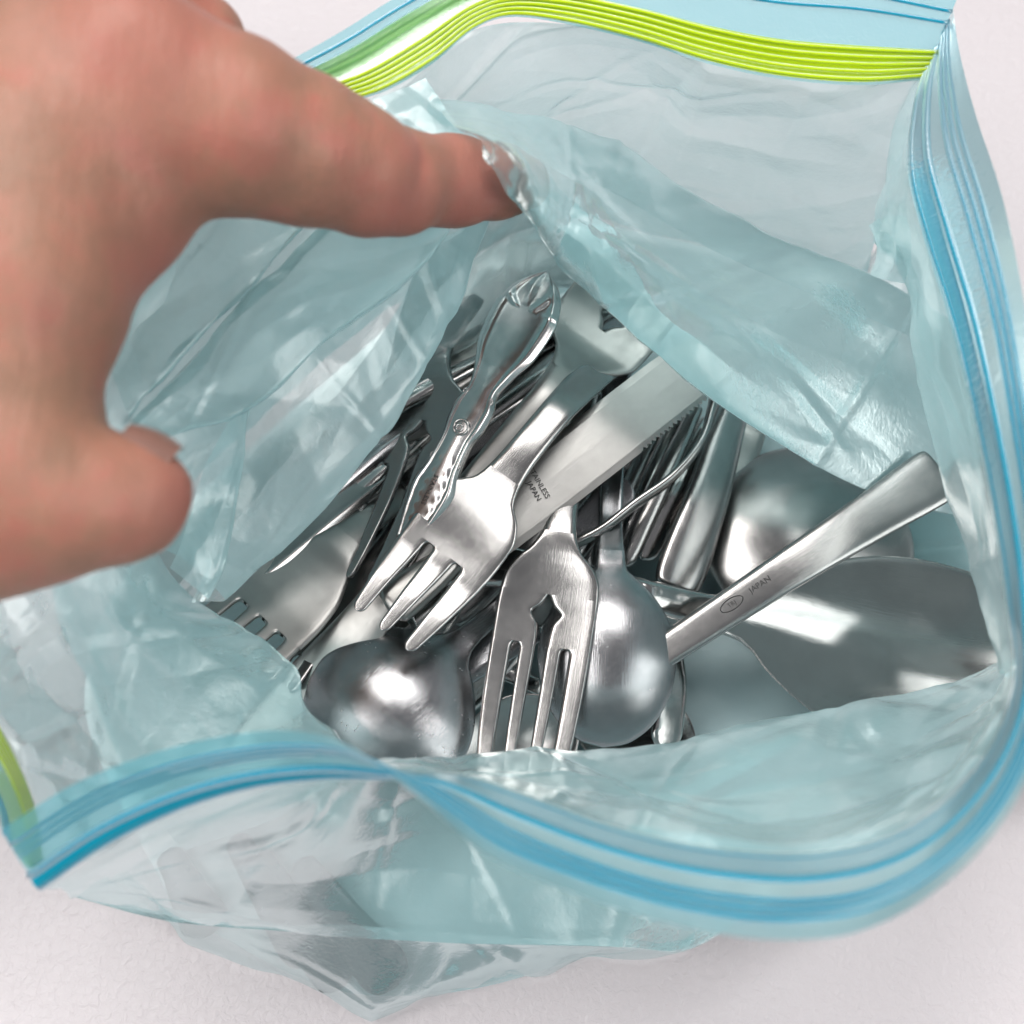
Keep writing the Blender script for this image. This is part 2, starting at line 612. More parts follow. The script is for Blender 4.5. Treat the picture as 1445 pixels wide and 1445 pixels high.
# same pattern, polished, standing on its edge beside the ornate handle
pf = Prof([(0, 11.6, 5.5, 0, 1.3), (10, 12.8, 2.8, -0.3, 1.5), (25, 13.4, 0.6, -0.9, 1.7), (40, 13.5, 0.2, -1.2, 1.9), (47, 13.1, 0.9, -1.2, 2.0), (51, 10.6, 1.7, -0.8, 2.2),
           (54.5, 6.4, 2.6, -0.3, 2.5), (59, 4.4, 3.2, 0.3, 2.8), (64, 3.6, 2.0, 0.5, 2.8), (74, 4.0, -2.0, 0.5, 2.3), (80, 3.6, -5.0, 0.4, 1.8), (82, 0.3, -5.6, 0, 1.0)])
fk3 = tool_fork('pierced_fork', 'polished fork with pierced diamond tilted on its side under the ornate handle', pf, 59, DIAMOND_SLOTS, M_SAT, 'forks with a pierced diamond')
place(fk3, pf, 2.0, (512, 808, 43), 59.0, (614, 506, 46), -22)

# ---- three tined fork on top of the knife blade
pf = Prof([(0, 12.8, 5.0, 0, 1.3), (12, 14.0, 3.4, 0, 1.5), (26, 14.9, 0.4, 0, 1.7), (34, 15.2, 0.0, -0.4, 1.9), (42, 15.0, 0.8, -0.7, 2.0), (48, 12.4, 1.8, -0.6, 2.2),
           (53, 7.4, 2.8, -0.3, 2.4), (58, 5.9, 3.8, 0, 2.5), (66, 5.2, 4.4, 0.2, 2.5), (82, 5.0, 3.0, 0.3, 2.3), (100, 5.8, -4.5, 0.3, 2.0), (115, 6.6, -12.0, 0.2, 1.8), (122, 5.0, -15.0, 0, 1.4), (124, 0.2, -15.5, 0, 1)])
fk4 = tool_fork('short_fork', 'short three tined fork resting across the stamped knife blade', pf, 58,
                [(-0.34, 29.0, slot(1.5, 1.9)), (0.36, 29.0, slot(1.5, 1.9))], M_SAT, None, 0.55)
place(fk4, pf, 2.0, (545, 882, 52), 58.0, (712, 672, 55), 2)

# ---- forks at the left edge
pf = prof_plain_fork(12.8, 30.0)
S4 = [(-0.5, 33.0, slot(1.35, 1.6)), (0.0, 33.0, slot(1.35, 1.6)), (0.5, 33.0, slot(1.35, 1.6))]
fk5 = tool_fork('dinner_fork', 'dull grey dinner fork with its tines tucked under the left film fold', pf, 64, S4, M_MAT, None, 0.8, 22.0)
place(fk5, pf, 33.0, (372, 872, 47), 66.0, (497, 752, 39), 4)
fk6 = tool_fork('dinner_fork', 'pinkish dinner fork lying beneath the short fork tines and above the large spoon', pf, 64, S4, M_SAT, None, 0.8, 23.0)
place(fk6, pf, 33.0, (452, 938, 37), 66.0, (535, 790, 34), -8)

# ---- round spoon under the front fork, back up
pf = prof_spoon(48, 17.6, 6.5, 88, 7, 3.6, bulge=0.47)
sp = tool_spoon('round_spoon', 'round soup spoon lying bowl down under the pierced fork', pf, 50, M_WORN)
place(sp, pf, 1.0, (851, 1049, 33), 49.0, (862, 782, 37), 180)

# large spoon bowl lower left, back up
pf = prof_spoon(66, 31.0, 11.5, 90, 8, 4.6, bulge=0.47)
sp = tool_spoon('table_spoon', 'big spoon lying bowl down beside the pierced fork tines', pf, 68, M_WORN)
place(sp, pf, 1.0, (462, 1090, 38), 67.0, (655, 902, 35), 180)

# spoon at the right, back up
pf = prof_spoon(56, 24.0, 6.8, 80, 8, 3.8, bulge=0.48)
sp = tool_spoon('table_spoon', 'spoon lying bowl down behind the flat ended handle', pf, 58, M_SAT)
place(sp, pf, 1.0, (1283, 806, 8), 57.0, (962, 722, 12), 176)

# large serving spoon, hollow side up, with three rings on the handle
pf = prof_spoon(78, 20.3, 9.0, 80, 8, 3.8, bulge=0.5)


def ring_rel(x, u):
    return sum(0.55 * math.exp(-((x - c) / 0.55) ** 2) for c in (92.5, 94.6, 96.7))


pf.rel = ring_rel
sp = tool_spoon('serving_spoon', 'large mirror bright serving spoon lying hollow side up at the right film wall', pf, 80, M_BOWL)
place(sp, pf, 4.0, (1535, 968, 31), 80.0, (1012, 866, 28), -4)

# flat ended handle with stamp
pf = prof_spoon(34, 13.0, 5.0, 104, 6.9, 4.3, False, crown=0.25)
sp = tool_spoon('teaspoon', 'spoon with flat squared handle stamped japan lying across the serving spoon', pf, 36, M_SAT)
place(sp, pf, 137.0, (1325, 668, 45), 62.0, (958, 905, 38), 0)
h = handle_of(sp)
engrave(h, 'JAPAN', 2.0, 85, 0.6, float(pf.z(85)) + 1.45, 0)
engrave(h, 'TRJ', 1.5, 77, 0.4, float(pf.z(77)) + 1.45, 0)


def torus(name, parent, c, rx, ry, r, mat, n=28, m=6):
    V, F = [], []
    for i in range(n):
        a = 2 * math.pi * i / n
        for j in range(m):
            b = 2 * math.pi * j / m
            V.append((c[0] + (rx + r * math.cos(b)) * math.cos(a), c[1] + (ry + r * math.cos(b)) * math.sin(a), c[2] + r * math.sin(b)))
    for i in range(n):
        for j in range(m):
            F.append((i * m + j, ((i + 1) % n) * m + j, ((i + 1) % n) * m + (j + 1) % m, i * m + (j + 1) % m))
    return mesh_obj(name, V, F, mat, parent)


torus('stamp_oval', h, (77, 0.4, float(pf.z(77)) + 1.42), 3.0, 1.3, 0.12, M_ENGRAVE)


# ---- knife with stamped blade
def knife(name, label, bl, hl, bw, mat, hw=5.5, serr=True, group=None, hmat=None):
    r = thing(name, label, 'knife', group)
    V, F = [], []
    n = 150
    up, dn = [], []
    spine = pchip([0, 3, 10, 30, bl - 8, bl - 2, bl], [-bw * 0.35, bw * 0.1, bw * 0.36, bw * 0.5, bw * 0.5, bw * 0.42, 2.6])
    edge = pchip([0, 4, 14, 40, bl - 5, bl - 1.5, bl], [-bw * 0.42, -bw * 0.5, -bw * 0.5, -bw * 0.5, -bw * 0.46, -bw * 0.3, -2.6])
    for i in range(n * 4 + 1):
        x = bl * i / (n * 4)
        e = float(edge(x))
        if serr and 3 < x < bl * 0.46:
            e += 1.0 * abs(((x / 1.7) % 1.0) - 0.5) * 2
        up.append((x, float(spine(x))))
        dn.append((x, e))
    k = len(up)
    cols = [0.0, 0.06, 0.5, 0.88, 1.0]
    ths = [0.05, 0.35, 0.7, 0.9, 0.55]
    m = len(cols)
    for sgn in (1, -1):
        for (x, a), (_, b) in zip(up, dn):
            for c, t in zip(cols, ths):
                b0 = float(edge(x))
                V.append((x, b if c == 0.0 else b0 + 1.0 + (a - b0 - 1.0) * c, sgn * t))
    for i in range(k - 1):
        for j in range(m - 1):
            p = i * m + j
            F.append((p, p + m, p + m + 1, p + 1))
            q = k * m + p
            F.append((q + 1, q + m + 1, q + m, q))
        F.append((i * m, k * m + i * m, k * m + (i + 1) * m, (i + 1) * m))
        F.append(((i + 1) * m + m - 1, k * m + (i + 1) * m + m - 1, k * m + i * m + m - 1, i * m + m - 1))
    V = [(x, -y, z) for (x, y, z) in V]
    F = [q[::-1] for q in F]
    blade = mesh_obj('blade', V, F, mat, r, smooth=False)
    for p in blade.data.polygons:
        p.use_smooth = False
    pf = Prof([(0, 2.6, 0, 0, 1.8), (bl, 2.6, 0, 0, 1.8), (bl + 3, 3.4, 0, 0, 4.5), (bl + 9, 4.6, 0, 0, 6.0), (bl + hl * 0.5, hw, 0, 0, 6.0), (bl + hl * 0.9, hw * 1.15, 0, 0, 6.0),
               (bl + hl * 0.98, hw * 0.8, 0, 0, 4.5), (bl + hl, 0.3, 0, 0, 1.5)])
    v, f = strip(pf, stations(bl - 1, bl + hl, 50, False, True), nu=15, power=2.6)
    mesh_obj('handle', v, f, hmat or mat, r)
    return r, pf, blade


kn, pf, blade = knife('serrated_knife', 'broad serrated knife blade stamped stainless japan beside the short fork', 106, 30, 20.0, M_MAT)
place(kn, pf, 81.0, (758, 694, 47), 10.0, (1010, 497, 47), -3)
engrave(blade, 'STAINLESS', 2.25, 79.0, -1.6, 0.93, 80)
engrave(blade, 'JAPAN', 2.25, 81.8, -0.6, 0.93, 80)

# ---- ornate handle (spoon, handle end uppermost)
pf = Prof([(48, 0.15, -6, 0, 1.1), (51, 8, -6.5, -2, 1.2), (62, 13, -6, -4, 1.2), (76, 10, -4, -3, 1.2), (84, 3.6, 1.0, 0, 2.0), (91, 3.2, 5.5, 0.6, 2.6),
           (98, 3.6, 8.2, 0.9, 2.6), (106, 5.2, 8.4, 1.0, 2.5), (112, 6.0, 8.4, 1.0, 2.5), (118, 4.7, 8.3, 1.0, 2.4), (125, 4.3, 8.0, 0.9, 2.4), (130, 5.2, 7.6, 0.9, 2.3), (134, 5.4, 7.3, 0.8, 2.2),
           (139, 4.2, 6.8, 0.8, 2.2), (144, 5.4, 6.2, 0.6, 2.1), (152, 8.2, 5.0, 0.4, 2.0), (160, 8.9, 3.8, 0.3, 2.0), (166, 7.4, 2.8, 0.3, 1.9), (170, 4.6, 2.2, 0.2, 1.8), (173, 0.4, 1.8, 0, 1.4)])


def ornate_rel(x, u):
    b = 0.55 * math.exp(-((abs(u) - 0.78) / 0.11) ** 2) if x > 98 else 0.0
    if x > 162:
        b += 0.45 * max(0.0, math.sin(math.atan2(u * 7, (x - 160)) * 9))
    if 100 < x < 122:
        b += 0.13 * math.exp(-((abs(u) - 0.45) / 0.14) ** 2) * (0.5 + 0.5 * math.sin(x * 1.9))
    if 146 < x < 168:
        b -= 0.05 * math.exp(-(u / 0.5) ** 2)
    return b


pf.rel = ornate_rel
orn = thing('ornate_spoon', 'spoon whose ornate scalloped handle with small round boss rises over the pile', 'spoon')
v, f = strip(pf, stations(48.02, 84, 30, True, False), nu=25, cap1=False, power=10)
mesh_obj('bowl', v, f, M_ORN, orn)
v, f = strip(pf, stations(84, pf.L, 230), nu=41, cap0=False)
oh = mesh_obj('handle', v, f, M_ORN, orn)
place(orn, pf, 172.0, (771, 390, 63), 112.0, (612, 690, 51), -9)
bz = float(pf.z(128.5)) + 0.9 + 1.2
torus('boss_ring', oh, (128.5, 0, bz), 1.9, 1.9, 0.4, M_POL)
torus('boss_scroll', oh, (128.2, 0.3, bz), 0.85, 0.85, 0.35, M_POL)
V = [(128.5, 0, bz + 0.15)] + [(128.5 + 1.9 * math.cos(a), 1.9 * math.sin(a), bz) for a in np.linspace(0, 2 * math.pi, 25)[:-1]]
mesh_obj('boss', V, [(0, i, i % 24 + 1) for i in range(1, 25)], M_SAT, oh)
engrave(oh, 'STAINLESS', 1.7, 111.5, 0, float(pf.z(111)) + 2.4, 180, mat=M_ENGRAVE)
for sx in (119.5, 137.0):
    for sy in (-1, 1):
        torus('curl', oh, (sx, sy * 3.6, float(pf.z(sx)) + 1.5), 0.75, 0.55, 0.3, M_POL, 14, 5)


# ---- plain bars and handles seen between the others
def bar_piece(name, label, cat, w, t, length, mat, A, B, roll=0, group=None, flare=1.25, power=3.2, crown=0.3, ridge=0.0, head='blunt'):
    r = thing(name, label, cat, group)
    length = float(np.linalg.norm(W(*A) - W(*B))) * 1000.0
    pf = Prof([(0, w * 0.25, 0, 0, t * 0.6), (1.5, w * 0.7, 0, 0, t), (6, w * 0.8, 0, crown, t), (length * 0.5, w, 1.2, crown, t), (length * 0.86, w * flare, 0, crown, t),
               (length - 3, w * flare * 0.9, -0.4, crown, t * 0.95), (length - 0.8, w * flare * 0.55, -0.5, 0, t * 0.8), (length, w * 0.15, -0.5, 0, t * 0.5)])
    if ridge:
        pf.rel = lambda x, u: ridge * math.exp(-((abs(u) - 0.6) / 0.16) ** 2)
    v, f = strip(pf, stations(0, length, 60, True, True), nu=19, power=power)
    hd = mesh_obj('handle', v, f, mat, r)
    place(r, pf, length, A, 0, B, roll, scale=False)
    return r, pf, hd


G = 'plain handles crossing deep in the pile'
# upper left handles
r_, pf, hd = bar_piece('knife_handle', 'flat grey handle stamped usa half under the left film', 'knife', 6.6, 3.2, 150, M_MAT, (455, 640, 36), (700, 545, 32), 0, None, 1.0, 5)
engrave(hd, 'USA', 2.6, pf.L * 0.66, 0.5, 1.95, 0)
r_, pf, hd = bar_piece('medallion_handle', 'bright flat handle with dark floral medallion by the left film', 'knife', 7.4, 2.6, 150, M_MAT, (515, 600, 36), (745, 450, 33), 0, None, 1.0, 6)
MX = pf.L * 0.46
med = torus('medallion_rim', hd, (MX, 0, 1.95), 8.2, 4.9, 0.35, M_ENGRAVE, 40, 6)
V = [(MX, 0, 1.85)] + [(MX + 8.0 * math.cos(a), 4.7 * math.sin(a), 1.85) for a in np.linspace(0, 2 * math.pi, 41)[:-1]]
mesh_obj('medallion', V, [(0, i, i % 40 + 1) for i in range(1, 41)], M_ENGRAVE, hd)
for i in range(9):
    a = -1.2 + 0.3 * i
    torus('leaf_scroll', hd, (MX + 4.2 * math.cos(a * 2.1), 2.5 * math.sin(a * 2.1), 2.0), 2.3 + 0.4 * math.sin(i), 1.1, 0.28, M_SAT, 18, 5)
bar_piece('slim_handle', 'slim tubular handle between the medallion handle and the stamped flat handle', 'spoon', 3.0, 3.6, 150, M_POL, (500, 603, 42), (705, 497, 42), 0, None, 1.0, 2.2)
r_, pf, hd = bar_piece('grooved_handle', 'long grooved handle with worn lettering running from the left film under the polished fork', 'spoon', 4.6, 2.6, 150, M_SAT, (345, 818, 44), (590, 630, 31), 0, None, 1.1, 4, 0.3, 0.5)
engrave(hd, 'STAINLESS STEEL', 1.9, pf.L * 0.5, 0, 1.75, 0, mat=M_SAT)
pf = prof_spoon(46, 15.0, 6.0, 110, 7, 3.4)
sp = tool_spoon('teaspoon', 'small dark bright spoon bowl peeping out below the grooved handle', pf, 48, M_POL)
place(sp, pf, 1.0, (425, 770, 30), 47.0, (580, 665, 30), 14)
bar_piece('slim_handle', 'bright slim handle between the grooved handle and the polished pierced fork', 'spoon', 3.4, 2.6, 150, M_POL, (415, 765, 38), (640, 575, 31), 0, None, 1.1, 3)
bar_piece('slim_handle', 'narrow worn handle lying just above the grooved handle by the left film', 'spoon', 3.8, 2.4, 150, M_WORN, (425, 715, 40), (650, 545, 33), 8, None, 1.1, 4, 0.3, 0.3)
bar_piece('flat_handle', 'pale flat handle end at the back of the pile under the folded film', 'spoon', 5.5, 2.0, 120, M_SAT, (775, 470, 38), (930, 395, 36), 10, None, 1.1)
bar_piece('slim_handle', 'slim handle crossing behind the ornate spoon handle', 'spoon', 3.2, 2.4, 150, M_POL, (545, 590, 30), (800, 470, 30), 0)

# ---- right of the blade: parallel handles, a broad handle and a bent edge-on piece
for i, (x0, y0, x1, y1, w, z) in enumerate([(840, 800, 945, 560, 3.0, 22), (862, 806, 962, 572, 2.7, 24), (880, 800, 985, 570, 2.9, 27), (905, 790, 1005, 590, 4.2, 19), (640, 880, 860, 640, 4.0, 20)]):
    bar_piece('slim_handle', 'one of the slim parallel handles running beneath the serrated blade', 'spoon', w, 3.4, 135, M_POL if i % 2 else M_SAT, (x0, y0, z - 3), (x1, y1, z), 30 - 12 * i, 'parallel handles beneath the blade', 1.0, 2.4)
bar_piece('broad_handle', 'broad brownish knife handle with one bright ridge beside the right spoon bowl', 'knife', 6.6, 5.0, 150, M_SAT, (950, 840, 24), (1040, 560, 26), -22, None, 1.15, 3)
bar_piece('square_handle', 'short squared handle end standing behind the broad knife handle', 'knife', 5.5, 3.0, 100, M_MAT, (1000, 740, 12), (1070, 590, 12), 0, None, 1.0, 6)


def swept(name, pts, w, t, mat, parent, n=70, closed=True):
    """bar of section w (vertical) x t swept along pixel points"""
    P = catmull(np.array([W(*p) for p in pts]), n)
    V, F = [], []
    for i in range(n):
        d = P[min(i + 1, n - 1)] - P[max(i - 1, 0)]
        d /= np.linalg.norm(d)
        s = np.cross(d, (0, 0, 1.0))
        s /= np.linalg.norm(s)
        u = np.cross(s, d)
        q = math.sin(math.pi * min(1, max(0, i / (n - 1)))) ** 0.15 if 0 < i < n - 1 else 0.55
        for (a, b) in ((-1, -1), (-1, -0.8), (-1, 0.8), (-0.6, 1), (0.6, 1), (1, 0.8), (1, -0.8), (1, -1)):
            V.append(P[i] + (s * a * t / 2 + u * b * w / 2 * q) * 0.001)
    m = 8
    for i in range(n - 1):
        for j in range(m):
            F.append((i * m + j, i * m + (j + 1) % m, (i + 1) * m + (j + 1) % m, (i + 1) * m + j))
    F.append(tuple(range(m - 1, -1, -1)))
    F.append(tuple((n - 1) * m + j for j in range(m)))
    return mesh_obj(name, V, F, mat, parent)


bent = thing('bent_spoon', 'spoon lying edge on, its thin curved stem sweeping over the parallel handles', 'spoon')
swept('handle', [(1012, 520, 40), (1004, 575, 40), (988, 625, 40), (950, 672, 39), (895, 712, 38), (845, 750, 37), (790, 775, 35), (740, 790, 32)], 6.0, 1.9, M_SAT, bent)

# ---- lower layers, glimpsed in the gaps and through the film
bar_piece('flat_handle', 'upright flat handle edge standing beside the round spoon bowl', 'knife', 5.0, 2.6, 110, M_POL, (938, 1060, 22), (948, 880, 20), -30, None, 1.0, 5)
pf = prof_spoon(52, 18, 7, 100, 8, 3.6)
sp = tool_spoon('teaspoon', 'shadowed spoon bowl edge under the front film fold beside the round spoon', pf, 54, M_POL)
place(sp, pf, 1.0, (975, 1062, 8), 53.0, (790, 985, 10), 0)
fill = [(470, 665, 765, 440, 22), (500, 690, 800, 470, 20), (560, 640, 830, 430, 25), (445, 700, 640, 560, 24), (700, 560, 900, 430, 26), (470, 900, 690, 690, 8), (520, 930, 730, 720, 12), (560, 940, 800, 760, 9), (480, 840, 700, 610, 16), (600, 900, 770, 600, 20), (650, 800, 860, 560, 14), (620, 690, 800, 480, 18),
        (560, 780, 740, 540, 10), (700, 900, 900, 660, 12), (760, 880, 880, 640, 8), (640, 1000, 820, 800, 16), (800, 760, 960, 520, 10), (540, 1000, 760, 880, 22), (500, 700, 720, 540, 14),
        (430, 780, 640, 580, 18)]
for i, (x0, y0, x1, y1, z) in enumerate(fill):
    bar_piece('buried_handle', 'dark steel handle glimpsed in the gaps deep in the pile', 'cutlery', 4.2 + (i % 3), 2.4, 140, (M_POL, M_SAT, M_WORN)[i % 3], (x0, y0, z), (x1, y1, z + 3), (i * 37) % 50 - 25,
              'handles buried in the pile', 1.3, 3.0, 0.4, 0.35 if i % 2 else 0.0)
# twisted / patterned handle in the dark gap
r_, pf, hd = bar_piece('scroll_handle', 'dark handle with a row of leaf scrolls under the short fork tines', 'spoon', 4.6, 2.4, 140, M_SAT, (505, 925, 26), (700, 770, 26), 0, None, 1.1, 4, 0.3, 0.4)
for i in range(9):
    torus('leaf_scroll', hd, (pf.L * 0.9 - i * 3.4, 0.6, 1.7), 1.5, 1.9, 0.45, M_POL, 14, 5)
# handle ends poking into the front corner of the bag
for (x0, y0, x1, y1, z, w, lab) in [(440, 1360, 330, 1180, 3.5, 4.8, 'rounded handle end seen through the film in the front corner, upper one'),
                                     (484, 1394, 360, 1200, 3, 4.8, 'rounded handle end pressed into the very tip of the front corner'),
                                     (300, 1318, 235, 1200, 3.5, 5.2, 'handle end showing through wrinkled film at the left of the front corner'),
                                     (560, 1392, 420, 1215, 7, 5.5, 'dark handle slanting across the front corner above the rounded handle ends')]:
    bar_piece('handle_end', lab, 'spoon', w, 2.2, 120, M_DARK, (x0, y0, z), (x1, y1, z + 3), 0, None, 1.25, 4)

# ------------------------------------------------------------------ the plastic bag
bag = bpy.data.objects.new('zip_bag', None)
COL.objects.link(bag)
tag(bag, 'pale blue translucent zip bag with lime zip strip, propped open around the cutlery', 'bag')


def sheet(name, rows, nu=110, nv=70, amp=1.2, fold=1.0, seed=0, mat=None, sharp=0.55, parent=None, rib=(9.0, 1.5), creases=32):
    """film through rows of (px, py, z) points; every row has the same number of points"""
    nu, nv = int(nu * 1.6), int(nv * 1.6)
    k = len(rows[0])
    assert all(len(r) == k for r in rows), name
    def run(r):
        P_ = np.array([W(*p) for p in r])
        if r is base or r is low:                     # straight heat-sealed edge, angular
            t_ = np.linspace(0, k - 1, nu)
            return np.stack([np.interp(t_, np.arange(k), P_[:, i]) for i in range(3)], 1)
        return catmull(P_, nu)
    C = np.array([run(r) for r in rows])      # (rows, nu, 3)
    G_ = np.zeros((nv, nu, 3))
    t = np.linspace(0, len(rows) - 1, nv)
    i = np.clip(np.floor(t).astype(int), 0, len(rows) - 2)
    f = (t - i)[:, None, None]
    lin = C[i] * (1 - f) + C[i + 1] * f
    for u in range(nu):
        G_[:, u] = catmull(C[:, u], nv)
    G_ = G_ * (1 - sharp) + lin * sharp
    # normals from the grid
    du = np.gradient(G_, axis=1)
    dv = np.gradient(G_, axis=0)
    nn = np.cross(du, dv)
    nn /= np.linalg.norm(nn, axis=2, keepdims=True) + 1e-12
    p = G_ * 1000.0
    q = p * 0.035 + np.array((seed * 3.1, 0.0, seed * 1.0))
    uu, vv = np.meshgrid(np.arange(nu) / nu, np.arange(nv) / nv)
    pq = np.stack([uu * rib[0] + seed * 5.3, vv * rib[1], np.full_like(uu, seed * 1.37)], -1)
    D = amp * (1.1 * pnoise(q) + 0.10 * (0.5 - np.abs(pnoise(q * 3.3)))) + fold * (0.8 * (0.5 - np.abs(pnoise(pq))))
    rg = np.random.RandomState(100 + seed)
    sz = float(np.linalg.norm(p.max((0, 1)) - p.min((0, 1))))
    for _ in range(int(creases * sz / 120.0)):         # straight creases with sharp ridges
        c = p[rg.randint(nv), rg.randint(nu)]
        n_ = rg.normal(size=3)
        n_ /= np.linalg.norm(n_)
        d = np.abs((p - c) @ n_)
        r2 = ((p - c) ** 2).sum(-1)
        ln = rg.uniform(9, 60)
        wd = rg.uniform(2.5, 11.0)
        sl = rg.uniform(0.04, 0.105)
        if rg.rand() < 0.28:                           # a few hard, narrow fold lines
            wd, ln, sl = rg.uniform(1.3, 3.0), rg.uniform(15, 55), rg.uniform(0.14, 0.24)
        D = D + rg.choice((-1, 1)) * sl * wd * np.clip(1 - d / wd, 0, 1) * np.exp(-r2 / ln ** 2) * min(1.6, amp + 0.3)
    D = (D - D.mean()) * 0.001
    ed = np.minimum(1.0, np.minimum(np.arange(nv), 3) / 3.0)[:, None]
    G_ = G_ + nn * (D * ed)[:, :, None]
    G_[:, :, 2] = np.maximum(G_[:, :, 2], 0.0012 + 0.0004 * (seed % 3))
    V = G_.reshape(-1, 3)
    F = [(a * nu + b, a * nu + b + 1, (a + 1) * nu + b + 1, (a + 1) * nu + b) for a in range(nv - 1) for b in range(nu - 1)]
    return mesh_obj(name, V, F, mat or M_FILM, parent or bag)


# zip lines: B = edge towards the wall, T = free lip edge
FB = [(60, 1254, 98), (150, 1192, 103), (250, 1142, 107), (350, 1110, 110), (450, 1096, 112), (540, 1094, 113), (640, 1092, 113), (750, 1124, 113), (850, 1160, 113), (950, 1186, 114), (1050, 1200, 115), (1150, 1202, 116),
      (1250, 1180, 117), (1335, 1130, 117), (1402, 1045, 117), (1432, 950, 116), (1420, 850, 115), (1404, 740, 114), (1376, 600, 112), (1342, 460, 110), (1303, 335, 108), (1281, 240, 107), (1288, 150, 106), (1308, 85, 105)]
FT = [(2, 1170, 108), (100, 1108, 113), (200, 1068, 117), (300, 1044, 121), (400, 1034, 124), (490, 1050, 127), (585, 1118, 129), (690, 1206, 130), (800, 1256, 130), (900, 1291, 130), (1000, 1314, 131), (1105, 1326, 132),
      (1210, 1318, 133), (1310, 1270, 133), (1400, 1182, 133), (1462, 1062, 132), (1492, 900, 130), (1484, 720, 128), (1460, 540, 126), (1440, 400, 123), (1412, 270, 120), (1378, 165, 116), (1356, 80, 112), (1346, 10, 110)]
BB = [(1308, 112, 104), (1210, 120, 104), (1100, 111, 104), (1000, 90, 105), (900, 58, 106), (800, 34, 107), (720, 24, 108), (668, 42, 109), (610, 90, 110), (540, 130, 110), (470, 150, 110), (380, 190, 110), (250, 280, 108),
      (90, 450, 106), (-50, 660, 104), (-70, 850, 102), (-20, 990, 100), (22, 1080, 99), (46, 1150, 98), (58, 1240, 98)]
BT = [(1350, 0, 112), (1220, -30, 113), (1100, -40, 113), (1000, -55, 114), (900, -70, 115), (800, -80, 115), (720, -70, 116), (650, -50, 116), (560, -5, 116), (480, 45, 116), (400, 90, 116), (300, 140, 115), (150, 220, 114),
      (-60, 380, 113), (-160, 620, 111), (-170, 850, 109), (-100, 1010, 108), (-40, 1090, 108), (-12, 1130, 108), (0, 1168, 108)]


def band(name, Bc, Tc, v0, v1, nv, mat, bulge=0.0, ripple=0.0, n=260, parent=None, lift=0.0, s0=0.0, s1=1.0):
    B_ = catmull(np.array([W(*p) for p in Bc]), n)
    T_ = catmull(np.array([W(*p) for p in Tc]), n)
    a, b = int(s0 * (n - 1)), int(s1 * (n - 1)) + 1
    B_, T_ = B_[a:b], T_[a:b]
    n = len(B_)
    d = np.gradient(B_, axis=0)
    nn = np.cross(d, T_ - B_)
    nn /= np.linalg.norm(nn, axis=1, keepdims=True) + 1e-12
    rows = []
    for k in range(nv):
        t = k / (nv - 1)
        v = v0 + (v1 - v0) * t
        off = bulge * math.sin(math.pi * t) + lift
        w = np.array([ripple * math.sin(i * 0.09 + 1.3) * math.sin(i * 0.031) * v for i in range(n)])
        rows.append(B_ + (T_ - B_) * v + nn * (off + w)[:, None] * 0.001)
    G_ = np.array(rows)
    F = [(p * n + q, p * n + q + 1, (p + 1) * n + q + 1, (p + 1) * n + q) for p in range(nv - 1) for q in range(n - 1)]
    return mesh_obj(name, G_.reshape(-1, 3), F, mat, parent or bag)


def rib_line(name, Bc, Tc, v, r, mat, flat=1.0, n=260, lift=0.0, parent=None, s0=0.0, s1=1.0):
    B_ = catmull(np.array([W(*p) for p in Bc]), n)
    T_ = catmull(np.array([W(*p) for p in Tc]), n)
    a, b = int(s0 * (n - 1)), int(s1 * (n - 1)) + 1
    B_, T_ = B_[a:b], T_[a:b]
    n = len(B_)
    P = B_ + (T_ - B_) * v
    d = np.gradient(P, axis=0)
    d /= np.linalg.norm(d, axis=1, keepdims=True)
    side = T_ - B_
    side -= d * (side * d).sum(1, keepdims=True)
    side /= np.linalg.norm(side, axis=1, keepdims=True) + 1e-12
    nn = np.cross(d, side)
    m = 10
    V = []
    for i in range(n):
        for j in range(m):
            an = 2 * math.pi * j / m
            V.append(P[i] + (side[i] * math.cos(an) * r * flat + nn[i] * (math.sin(an) * r + lift)) * 0.001)
    F = [(i * m + j, (i + 1) * m + j, (i + 1) * m + (j + 1) % m, i * m + (j + 1) % m) for i in range(n - 1) for j in range(m)]
    F += [tuple(range(m)), tuple((n - 1) * m + j for j in range(m - 1, -1, -1))]
    return mesh_obj(name, V, F, mat, parent or bag)


lipf = band('front_lip', FB, FT, 0.0, 1.0, 14, M_LIP, 0.8, 0.5)
tr = band('zip_track', FB, FT, 0.02, 0.30, 8, M_BLUE, 0.9, 0, lift=0.5)
rib_line('track_ridge', FB, FT, 0.05, 0.55, M_BLUE, 1.2, lift=0.6, parent=tr)
rib_line('track_ridge', FB, FT, 0.28, 0.75, M_BLUE, 1.3, lift=0.8, parent=tr)
rib_line('track_ridge', FB, FT, 0.16, 0.45, M_BLUE, 1.2, lift=0.9, parent=tr)
for v in (0.56, 0.66, 0.76):
    rib_line('grip_line', FB, FT, v, 0.32, M_BLUE, 1.6, lift=0.3, parent=lipf)
lipb = band('back_lip', BB, BT, 0.0, 1.0, 14, M_LIP, 0.8, 0.5)
gz = band('zip_strip', BB, BT, 0.02, 0.36, 8, M_LIME, 0.8, 0, lift=-0.7)
for v in (0.05, 0.12, 0.19, 0.26, 0.33):
    rib_line('strip_ridge', BB, BT, v, 0.16, M_LIME, 2.6, lift=-0.9, parent=gz)
tz = band('turned_zip_strip', BB, BT, 0.36, 0.72, 6, M_TURN, 0.6, 0, lift=-0.6, s0=0.34, s1=0.62)
for v in (0.45, 0.55, 0.65):
    rib_line('strip_ridge', BB, BT, v, 0.3, M_BLUE, 1.5, lift=0.4, parent=tz, s0=0.34, s1=0.62)
